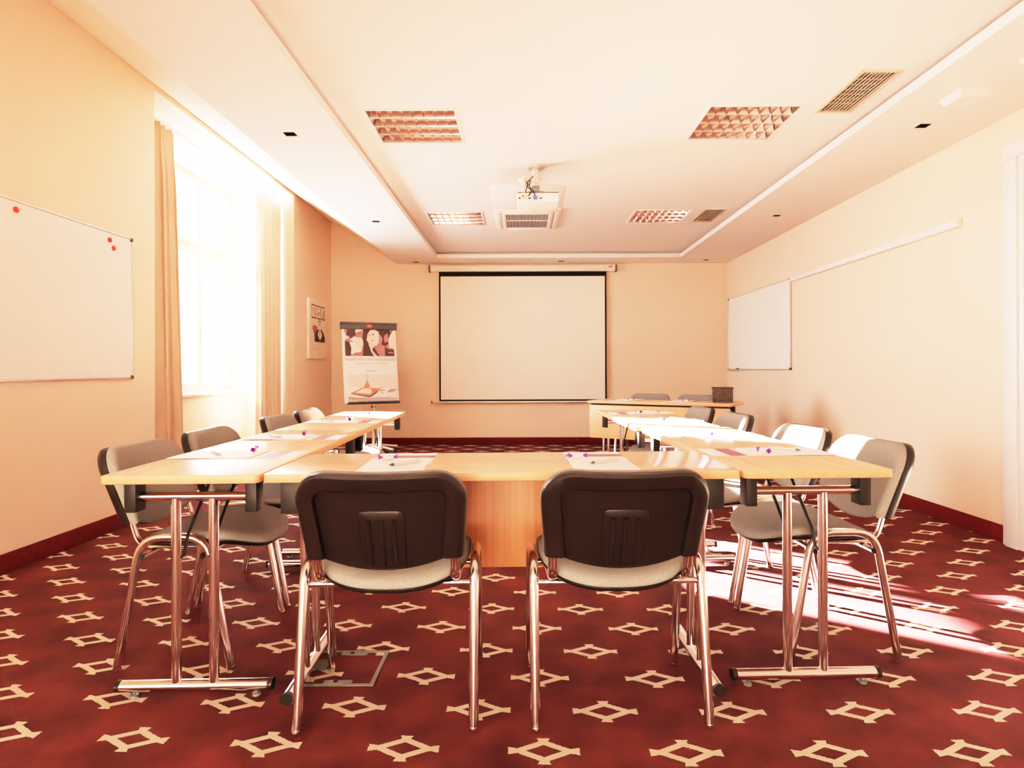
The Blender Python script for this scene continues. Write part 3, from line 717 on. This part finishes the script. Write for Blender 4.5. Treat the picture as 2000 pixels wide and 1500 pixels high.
# wall poster on the left wall beyond the window -----------------------------------
PY0, PY1, PZ0, PZ1 = 7.93, 8.62, 1.205, 1.972
t = thing('wall_poster', 'framed poster with man in open dark jacket on left wall past the window', 'poster', (XL, (PY0 + PY1) / 2, PZ0))
hw, hh = (PY1 - PY0) / 2, PZ1 - PZ0
b = MB(); b.box(0.001, 0.028, -hw, hw, 0, hh, 0.004); b.build('frame', M['offwhite'], t)
ar = Art(lambda u, v, o: (0.0282 + o, u, v)); sx = hw / 0.5 * 1.0
def P(u, v): return (u * 2 * hw, v * hh)                      # unit square, u in -0.5..0.5, v 0..1
ar.poly([P(-.46, .03), P(.46, .03), P(.46, .97), P(-.46, .97)], 'posterpaper')
for u0, u1 in ((-.36, -.12), (-.09, .15), (.18, .40)):
    ar.poly([P(u0, .68), P(u1, .68), P(u1, .91), P(u0, .91)], 'brown'); ar.poly([P(u0 + .018, .70), P(u1 - .018, .70), P(u1 - .018, .89), P(u0 + .018, .89)], 'posterpaper')
for pts in ([(-.30, .84), (-.24, .88), (-.22, .80), (-.16, .74), (-.20, .72), (-.27, .79)], [(-.04, .86), (.05, .87), (.06, .85), (-.03, .84)], [(-.02, .80), (.08, .80), (.07, .74), (.0, .73)], [(.24, .71), (.36, .71), (.36, .86), (.30, .84)]):
    ar.poly([P(*p) for p in pts], 'taupe')
ar.poly([P(*p) for p in [(-.34, .52), (-.26, .57), (-.06, .55), (-.04, .46), (-.18, .38), (-.30, .47)]], 'mauve')
ar.poly([P(*p) for p in [(-.20, .29), (-.22, .40), (-.14, .47), (.02, .51), (.20, .51), (.32, .45), (.40, .37), (.38, .29)]], 'brown')
ar.poly([P(*p) for p in [(.03, .50), (.15, .50), (.22, .41), (.13, .34), (.09, .31), (.05, .35), (-.03, .41)]], 'paper')
ar.poly([P(*p) for p in [(.06, .50), (.12, .50), (.12, .44), (.09, .36), (.06, .44)]], 'taupe')
ar.ell(*P(.075, .58), .047, .058, 'skin'); ar.poly([P(*p) for p in [(.0, .60), (.01, .655), (.08, .675), (.15, .655), (.15, .61), (.10, .635), (.04, .63)]], 'taupe')
ar.poly([P(*p) for p in [(.02, .595), (.13, .595), (.13, .582), (.02, .582)]], 'taupe'); ar.poly([P(*p) for p in [(.05, .50), (.11, .50), (.12, .54), (.04, .54)]], 'skin')
for u0, u1, v, k in ((-.06, .20, .25, 'blush'), (-.06, .20, .225, 'blush'), (-.28, .40, .175, 'blush'), (-.28, .36, .155, 'blush'), (-.02, .16, .085, 'taupe')):
    ar.poly([P(u0, v), P(u1, v), P(u1, v + .011), P(u0, v + .011)], k)
ar.build('print', t)

# floor box -----------------------------------------------------------------------
t = thing('floor_box', 'square floor outlet box with grey metal rim under left front chair', 'floor box', (-0.632, 2.235, 0.0))
b = MB(); h = 0.132; e = 0.014
for s in (-1, 1):
    a0, a1 = sorted((s * h, s * (h - e))); b.box(a0, a1, -h, h, 0, 0.004, 0.001, seg=1); b.box(-h + e, h - e, a0, a1, 0, 0.004, 0.001, seg=1)
b.build('rim', M['greymetal'], t)
for s in (-1, 1):
    b = MB(); a0, a1 = sorted((s * (h - e), s * (h - e - 0.022))); b.box(-0.04, 0.055, a0, a1, 0, 0.005, 0.001, seg=1); lt = b.build('latch', M['greymetal'], t)
    b = MB(); ym = (a0 + a1) / 2; b.lathe([(0.008, 0.005), (0.008, 0.0058)], 12, xf=Matrix.Translation((0.0, ym, 0))); b.build('finger_hole', M['dark'], lt)
b = MB(); b.box(-0.11, -0.06, -0.02, 0.05, 0.004, 0.008, 0.001, seg=1); b.build('cable_flap', M['cap'], t)

# ------------------------------------------------------------------ chairs
def outl_back(z0, w0, w1, zt, r, dip, inset=0.0):
    """inverted-U path, left bottom -> right bottom"""
    w0 -= inset; w1 -= inset; zt -= inset; r = max(r - inset, 0.02)
    L = []
    for k in range(6): t_ = k / 6; L.append((-(w0 + (w1 - w0) * t_), z0 + (zt - r - z0) * t_))
    for k in range(9): a = math.pi - (math.pi / 2) * k / 8; L.append((-w1 + r + r * math.cos(a), zt - r + r * math.sin(a)))
    for k in range(1, 8):
        x = (-w1 + r) + 2 * (w1 - r) * k / 8; L.append((x, zt - dip * (1 - (x / (w1 - r)) ** 2)))
    for k in range(9): a = math.pi / 2 - (math.pi / 2) * k / 8; L.append((w1 - r + r * math.cos(a), zt - r + r * math.sin(a)))
    for k in range(1, 7): t_ = k / 6; L.append((w1 + (w0 - w1) * t_, zt - r + (z0 - zt + r) * t_))
    return L
def BK(x, z, t): return (x, -0.205 - (z - 0.51) * 0.37 + 0.55 * x * x + t, z)

def make_chair(label, loc, rz):
    t = thing('conference_chair', label, 'chair', loc, rz, 'grey upholstered stacking chairs')
    # seat cushion
    def so(k):
        o = []
        for i in range(56):
            a = 2 * math.pi * i / 56; c, s = math.cos(a), math.sin(a)
            n = 3.2 if s > 0 else 2.7; bb = 0.235 if s > 0 else 0.225
            o.append((k * 0.237 * math.copysign(abs(c) ** (2 / n), c), 0.04 + k * bb * math.copysign(abs(s) ** (2 / n), s)))
        return o
    def sf(x, y, z):
        d_ = 0.28 * x * x
        if y > 0.12: d_ -= 1.5 * (y - 0.12) ** 2
        if y < -0.06: d_ -= 0.25 * (-0.06 - y)
        return (x, y, z + d_)
    b = MB(); b.puffy(so(1), [(0, .432), (.5, .432), (.95, .433), (.985, .437), (1, .446), (.99, .458), (.95, .466), (.85, .470), (.6, .470), (.3, .468), (0, .467)], sf); b.build('seat', M['fabric'], t, smooth=60)
    b = MB(); b.puffy(so(1), [(0, .412), (.5, .412), (.85, .416), (.97, .425), (.993, .434), (.99, .440), (.9, .434), (.5, .433), (0, .433)], sf); b.build('seat_shell', M['black'], t, smooth=60)
    # backrest cushion
    ol = outl_back(0.510, 0.227, 0.241, 0.773, 0.088, 0.004, 0.0)
    bot = [(x, 0.474 + 0.038 * min(1, abs(x) / 0.19) ** 2) for x in [0.19 - 0.38 * k / 14 for k in range(15)]]
    ol2 = ol + bot
    b = MB(); b.puffy(ol2, [(0, .0), (.5, .0), (.96, .0), (.985, .004), (1.0, .008), (1.005, .018), (.995, .028), (.97, .036), (.9, .040), (.7, .042), (.4, .043), (0, .043)], BK); b.build('backrest', M['fabric'], t, smooth=60)
    # plastic back shell
    oo = outl_back(0.508, 0.226, 0.240, 0.772, 0.088, 0.004); oi = outl_back(0.508, 0.226, 0.240, 0.772, 0.088, 0.004, 0.056)
    sec = [(0.05, 0.004), (0.0, 0.001), (0.0, -0.014), (0.08, -0.026), (0.24, -0.033), (0.80, -0.033), (0.95, -0.028), (1.0, -0.004)]
    b = MB(); vs = []; n = len(oo)
    for a_, t_ in sec:
        for p, q in zip(oo, oi): vs.append(BK(p[0] + (q[0] - p[0]) * a_, p[1] + (q[1] - p[1]) * a_, t_))
    fs = [(i * n + j, i * n + j + 1, (i + 1) * n + j + 1, (i + 1) * n + j) for i in range(len(sec) - 1) for j in range(n - 1)]
    for e_ in (0, n - 1): fs.append(tuple(i * n + e_ for i in range(len(sec))))
    b.add(vs, fs)
    il = outl_back(0.508, 0.226, 0.240, 0.772, 0.088, 0.004, 0.045) + [(x, 0.470 + 0.038 * min(1, abs(x) / 0.185) ** 2) for x in [0.181 - 0.362 * k / 14 for k in range(15)]]
    b.puffy(il, [(0, .0), (.5, .0), (1, .0), (1, -.006), (.8, -.006), (.6, -.006), (.4, -.006), (.2, -.006), (0, -.006)], BK)
    tr = [(-.064, .478), (-.067, .64), (-.062, .652), (-.05, .657), (0, .657), (.05, .657), (.062, .652), (.067, .64), (.064, .478), (.03, .474), (0, .472), (-.03, .474)]
    b.puffy(tr, [(1, -.005), (.985, -.009), (.955, -.0105), (.6, -.0108), (.3, -.0108), (0, -.0108)], BK)
    for x in (-.036, 0, .036):
        pts = [BK(x, z, -.0108) for z in (.490, .50, .53, .56, .59, .62, .632)]
        b.tube(pts, 0.0075, 0.0075, n=12)
    b.build('back_shell', M['black'], t, smooth=40)
    # frame: each side loop is a rear leg and a front leg
    for s in (-1, 1):
        x = s * 0.255
        lp = fillet([(x, -0.203, 0.012), (x, -0.118, 0.470), (x, 0.107, 0.470), (x, 0.190, 0.012)], 0.095, 8)
        mid = min(range(len(lp)), key=lambda i: abs(lp[i].y - 0.0) + (10 if lp[i].z < 0.45 else 0))
        k0 = [p for p in lp if p.y < 0 and True]; k1 = [p for p in lp if p.y >= 0]
        m0 = Vector((x, 0.0, 0.470))
        for pts in (k0 + [m0], [m0] + k1):
            b = MB(); b.tube(pts, 0.0145, 0.0135, n=16, hint=(1, 0, 0)); lg = b.build('leg', M['chrome'], t, smooth=50)
            f = pts[0] if pts[0].z < 0.1 else pts[-1]
            b = MB(); b.lathe([(0.012, 0.0), (0.0140, 0.003), (0.0145, 0.014), (0.0135, 0.017)], 14, xf=Matrix.Translation((f.x, f.y, 0))); b.build('foot_cap', M['chrome'], lg)
        b = MB(); b.tube(fillet([(s * .2, 0.05, .424), (s * .2, -.155, .424), BK(s * .2, .53, .004), BK(s * .2, .60, .004)], 0.06, 8), 0.015, 0.008, n=12, hint=(1, 0, 0)); b.build('back_support', M['chrome'], t, smooth=50)
    for y, z in ((-.112, .404), (.098, .404)):
        b = MB(); b.tube([(-.262, y, z), (.262, y, z)], 0.0095, n=12, hint=(0, 0, 1)); cb = b.build('crossbar', M['chrome'], t, smooth=50)
        for s in (-1, 1):
            b = MB(); b.tube([(s * .260, y, z), (s * .2635, y, z)], 0.0098, n=12, hint=(0, 0, 1)); b.build('end_cap', M['black'], cb)
    return t

TH = 0.030
def U(x, d, z=0.0): return (x - TH * d, d + TH * x, z)          # the table group sits slightly turned in the room
ch = make_chair('grey chair seen from behind, front left, black plastic back towards camera', U(-0.345, 2.045), TH)
spots = [
    ((0.345, 2.035), TH, 'grey chair seen from behind, front right, black plastic back towards camera'),
    ((-1.150, 2.505), TH - R(90), 'grey chair nearest the camera on the left side of the tables'),
    ((-1.150, 3.09), TH - R(90), 'second grey chair along left side, before the near curtain'),
    ((-1.150, 4.01), TH - R(90), 'third grey chair along left side, below the far curtain'),
    ((-1.150, 4.63), TH - R(90), 'farthest grey chair on left side, below the wall poster'),
    ((1.203, 2.47), TH + R(90), 'grey chair nearest the camera on right side of the tables'),
    ((1.203, 3.05), TH + R(90), 'second grey chair along right side, sunlit back with shadow stripe'),
    ((1.203, 3.95), TH + R(90), 'third grey chair along right side of the tables'),
    ((1.203, 4.65), TH + R(90), 'farthest grey chair on right side, before the corner table'),
]
for (x, d_), rz, l in spots: dup(ch, U(x, d_), rz, l)
dup(ch, (1.35, 7.15, 0), R(147.5), 'grey chair behind the corner table, nearer the projection screen')
dup(ch, (1.80, 6.72, 0), R(147.5), 'grey chair behind the corner table, half hidden by wicker basket')

# ------------------------------------------------------------------ tables
TZ = 0.73
def make_table(label, loc, rz, L, W, inset, panel=None):
    t = thing('folding_table', label, 'table', loc, rz, 'beech seminar tables with chrome legs')
    b = MB(); b.box(-L / 2, L / 2, -W / 2, W / 2, TZ - 0.027, TZ, 0.004, vert_bev=0.02)
    o = b.build('tabletop', [M['beech'], M['edge']], t)
    for p in o.data.polygons:
        if abs(p.normal.z) < 0.5: p.material_index = 1
    for s in (-1, 1):
        x = s * (L / 2 - inset)
        for y in (-0.06, 0.06):
            b = MB(); b.tube([(x, y, 0.045), (x, y, 0.64)], 0.0155, n=16); b.build('leg', M['chrome'], t)
        b = MB(); b.tube([(x, -0.235, 0.036), (x, 0.235, 0.036)], 0.021, 0.018, n=18, hint=(1, 0, 0)); ft = b.build('foot', M['chrome'], t)
        for q in (-1, 1):
            b = MB(); b.tube([(x, q * 0.234, 0.036), (x, q * 0.246, 0.036), (x, q * 0.249, 0.036)], 0.0215, 0.0185, n=18, hint=(1, 0, 0)); b.build('end_cap', M['black'], ft)
            b = MB(); b.lathe([(0.013, 0), (0.013, 0.008), (0.005, 0.010), (0.005, 0.022)], 12, xf=Matrix.Translation((x, q * 0.195, 0))); b.build('glide', M['greymetal'], ft)
            b = MB(); b.box(x - 0.03, x + 0.03, q * 0.19 - 0.018, q * 0.19 + 0.018, 0.600, TZ - 0.0275, 0.002); b.build('bracket', M['blackmetal'], t)
            b = MB(); b.tube(fillet([(x, q * 0.06 - q * 0.015, 0.45), (x - s * 0.02, q * 0.045, 0.452), (x - s * 0.045, q * 0.045, 0.51), (x - s * 0.24, q * 0.045, 0.695), (x - s * 0.30, q * 0.045, 0.701)], 0.02, 4), 0.0055, n=8, hint=(0, 1, 0)); b.build('brace', M['blackmetal'], t)
        b = MB(); b.tube([(x, -0.175, 0.646), (x, 0.175, 0.646)], 0.0145, n=14, hint=(1, 0, 0)); b.build('crossbar', M['chrome'], t)
    if panel:
        pl, py, pz, mm = panel
        b = MB(); b.box(-pl / 2, pl / 2, py - 0.009, py + 0.009, pz, TZ - 0.044, 0.002); b.build('modesty_panel', M[mm], t)
        b = MB(); b.box(-pl / 2 + 0.01, pl / 2 - 0.01, py + 0.012, py + 0.022, TZ - 0.06, TZ - 0.0275); b.build('gap_shade_strip', M['blackmetal'], t)  # dark strip added behind the gap to stand in for its shade
    return t
W = 0.485
make_table('beech table nearest the camera, joining both rows, with wooden front panel', U(0.003, 1.978 + W / 2), TH, 1.502, W, 0.075, (1.16, 0.14, 0.318, 'panelwood'))
sideT = make_table('near beech table of the left row, beside the left whiteboard', U(-0.998, 1.97 + 0.75), TH + R(90), 1.5, W, 0.105)
dup(sideT, U(-1.003, 1.974 + 2.25), TH + R(90), 'far beech table of the left row, in front of the flip chart')
dup(sideT, U(1.004, 1.975 + 0.75), TH + R(90), 'near beech table of right row, on right side of the room')
dup(sideT, U(0.985, 2.035 + 2.25), TH + R(90), 'far beech table of the right row, in front of the corner table')
make_table('beech corner table with pale front panel, standing askew near the back wall', (1.43, 6.42, 0), R(-32.5), 1.48, W, 0.105, (1.44, -0.215, 0.345, 'edge'))

# wicker basket
t = thing('wicker_basket', 'square dark wicker basket on right end of the corner table', 'basket', (1.965, 6.21, TZ), R(-14))
b = MB(); w, h = 0.092, 0.138
for s in (-1, 1):
    a0, a1 = sorted((s * w, s * (w - 0.01))); b.box(a0, a1, -w, w, 0, h, 0.003); b.box(-w + 0.01, w - 0.01, a0, a1, 0, h, 0.003)
b.box(-w + 0.01, w - 0.01, -w + 0.01, w - 0.01, 0, 0.01); b.build('body', M['wicker'], t)
b = MB(); rr = [(-w, -w, h), (w, -w, h), (w, w, h), (-w, w, h), (-w, -w, h)]
for i in range(4): b.tube([rr[i], rr[i + 1]], 0.007, n=8)
b.build('rim', M['wicker'], t)

# ------------------------------------------------------------------ place settings
def make_leaflet(label, loc, rz):
    b = MB(); w = 0.105
    b.box(-w, w, -0.1485, 0.1485, 0, 0.0012, 0)
    b.quad((-w, 0.022, .0014), (w, 0.022, .0014), (w, 0.086, .0014), (-w, 0.086, .0014), 1)
    b.quad((-w, 0.000, .0014), (w, 0.000, .0014), (w, 0.004, .0014), (-w, 0.004, .0014), 2)
    o = b.build('leaflet', [M['paper'], M['purple'], M['pink']], smooth=None); o.location = loc; o.rotation_euler = (0, 0, rz)
    return tag(o, label, 'leaflet', 'leaflets with a purple band')
def make_pad(label, loc, rz):
    t = thing('notepad', label, 'notepad', loc, rz, 'white notepads')
    b = MB(); b.box(-.105, .105, -.1485, .1485, 0, .003, 0.0005, seg=1); b.build('pages', M['paper'], t)
    b = MB(); b.box(-.1052, .1052, .132, .1487, .0029, .0036); b.build('glue_strip', M['palepink'], t)
    return t
def make_candy(label, loc, rz):
    t = thing('wrapped_candy', label, 'candy', loc, rz, 'wrapped candies with purple twists')
    b = MB(); b.tube([(-.018, 0, .0085), (-.015, 0, .0085), (-.010, 0, .0085), (.010, 0, .0085), (.015, 0, .0085), (.018, 0, .0085)], .0082, n=12, hint=(0, 0, 1)); b.build('sweet', M['palepink'], t)
    for s in (-1, 1):
        b = MB(); n = 9; vs = [(s * .016, 0, .009)]
        for k in range(n):
            a = 2 * math.pi * k / n; r = .011 if k % 2 else .008; vs.append((s * .032 + s * (.003 if k % 2 else -.002), r * math.cos(a), .011 + r * math.sin(a) * 0.95))
        b.add(vs, [(0, 1 + k, 1 + (k + 1) % n) for k in range(n)]); b.build('twist', M['violet'], t, smooth=None, recalc=False)
    return t
def make_pen(label, loc, rz):
    t = thing('pen', label, 'pen', loc, rz, 'pale ballpoint pens')
    b = MB(); b.tube([(-.045, 0, .006), (.055, 0, .006), (.06, 0, .006)], .0052, n=12, hint=(0, 0, 1)); b.build('barrel', M['penbody'], t)
    b = MB(); b.tube([(-.045, 0, .006), (-.052, 0, .006)], .0048, n=10, hint=(0, 0, 1)); b.tube([(-.052, 0, .006), (-.062, 0, .0055)], .002, n=8, hint=(0, 0, 1)); b.build('tip', M['greymetal'], t)
    b = MB(); b.box(.015, .06, -.0015, .0015, .011, .0128); b.tube([(.06, 0, .006), (.068, 0, .006)], .0035, n=8, hint=(0, 0, 1)); b.build('clip', M['alu'], t)
    return t
pr = {}
def place(kind, maker, label, loc, rz):
    if kind in pr: return dup(pr[kind], loc, rz, label)
    pr[kind] = maker(label, loc, rz); return pr[kind]
def setting(edge, rz, where):
    """edge: point on the table edge in front of the sitter (world); rz: heading of the sitter"""
    m = Matrix.Translation(edge) @ Matrix.Rotation(rz, 4, 'Z'); j = random.uniform(-.015, .015)
    place('l', make_leaflet, 'white leaflet with purple band ' + where, m @ Vector((0.004, .318, TZ)), rz + j * .6)
    place('n', make_pad, 'blank white notepad ' + where, m @ Vector((0, .162, TZ + .0018)), rz + j)
    place('c', make_candy, 'purple-wrapped candy ' + where, m @ Vector((-.055 + j, .265, TZ + .0056)), rz + .25 + j * 8)
    place('p', make_pen, 'pale pen ' + where, m @ Vector((.02 + j, .15, TZ + .0051)), rz + .72 + j * 10)
setting(U(-0.362, 1.978), TH, 'before the front left chair')
setting(U(0.330, 1.978), TH, 'before the front right chair')
for d_, w_ in ((2.44, 'before the nearest left side chair'), (3.07, 'before the second left side chair'), (3.98, 'before the third left side chair'), (4.55, 'before the farthest left side chair')):
    setting(U(-1.238, d_), TH - R(90), w_)
for d_, w_ in ((2.41, 'before the nearest right side chair'), (3.04, 'before the second right side chair'), (3.94, 'before the third right side chair'), (4.60, 'before the farthest right side chair')):
    setting(U(1.243, d_), TH + R(90), w_)
mt = Matrix.Translation((1.43, 6.42, 0)) @ Matrix.Rotation(R(-32.5), 4, 'Z')
for x, w_ in ((-0.40, 'on the corner table, on its screen side'), (0.18, 'on the corner table, beside the wicker basket')):
    setting(mt @ Vector((x, W / 2 - .005, 0)), R(147.5), w_)

# ------------------------------------------------------------------ light
w = bpy.data.worlds.new('sky'); sc.world = w; w.use_nodes = True
bg = w.node_tree.nodes['Background']; bg.inputs['Color'].default_value = (1.0, 0.96, 0.97, 1); bg.inputs['Strength'].default_value = 4.0
sun = bpy.data.lights.new('sun', 'SUN'); sun.energy = 580; sun.angle = R(0.8); sun.color = (1.0, 0.885, 0.82)
so_ = bpy.data.objects.new('sun', sun); col.objects.link(so_); so_.location = (-8, 11, 6)
so_.rotation_euler = Vector((0.811, -0.585, -0.350)).to_track_quat('-Z', 'Y').to_euler()
def area(name, loc, target, sx, sy, power, color):
    l = bpy.data.lights.new(name, 'AREA'); l.shape = 'RECTANGLE'; l.size = sx; l.size_y = sy; l.energy = power; l.color = color
    o = bpy.data.objects.new(name, l); col.objects.link(o); o.location = loc
    o.rotation_euler = (Vector(target) - Vector(loc)).to_track_quat('-Z', 'Y').to_euler(); return o
area('skylight_window_one', (-3.62, 6.7, 1.98), (0, 6.7, 1.7), 1.5, 2.3, 480, (0.98, 0.94, 0.97))
area('fill_lamp_left', (-2.95, -1.4, 1.7), (0, -1.2, 1.5), 1.8, 1.7, 60, (0.98, 0.94, 0.97))  # added fill lamp outside the unseen rear window
area('rear_fill_lamp', (0.3, -1.2, 2.5), (0.3, 1.8, 0.6), 3.0, 1.6, 12, (1.0, 0.94, 0.94))  # added fill lamp behind the camera, no fixture there

# ------------------------------------------------------------------ camera
cam = bpy.data.cameras.new('camera'); cam.sensor_width = 36; cam.lens = 36 * 1235 / 2000
cam.shift_x = -20 / 2000; cam.shift_y = -27 / 2000; cam.clip_start = 0.05
co = bpy.data.objects.new('camera', cam); col.objects.link(co); co.location = (0, 0, CAM_H)
co.rotation_euler = (R(90), R(-0.2) * 0, 0)
co.rotation_euler = (Matrix.Rotation(R(90), 3, 'X') @ Matrix.Rotation(R(-0.2), 3, 'Z')).to_euler()
sc.camera = co
sc.view_settings.view_transform = 'Standard'
sc.view_settings.look = 'None'
sc.view_settings.exposure = 0.0
vs_ = sc.view_settings; vs_.use_curve_mapping = True                 # film-like shoulder for the bright room
cm = vs_.curve_mapping; WL = 3.6
cm.white_level = (WL, WL, WL); cm.use_clip = True
cv = cm.curves[3]
for x_, y_ in ((0.03, 0.017), (0.1, 0.080), (0.22, 0.235), (0.32, 0.375), (0.45, 0.535), (0.6, 0.68), (0.8, 0.80), (1.2, 0.91), (2.0, 0.97), (3.0, 0.992)):
    cv.points.new(x_ / 4.0, y_)
for p_ in cv.points: p_.handle_type = 'VECTOR'
cm.extend = 'HORIZONTAL'
cm.update()
sc.cycles.use_denoising = True
sc.cycles.max_bounces = 10
sc.cycles.diffuse_bounces = 6
sc.cycles.sample_clamp_indirect = 12
sc.cycles.caustics_reflective = False
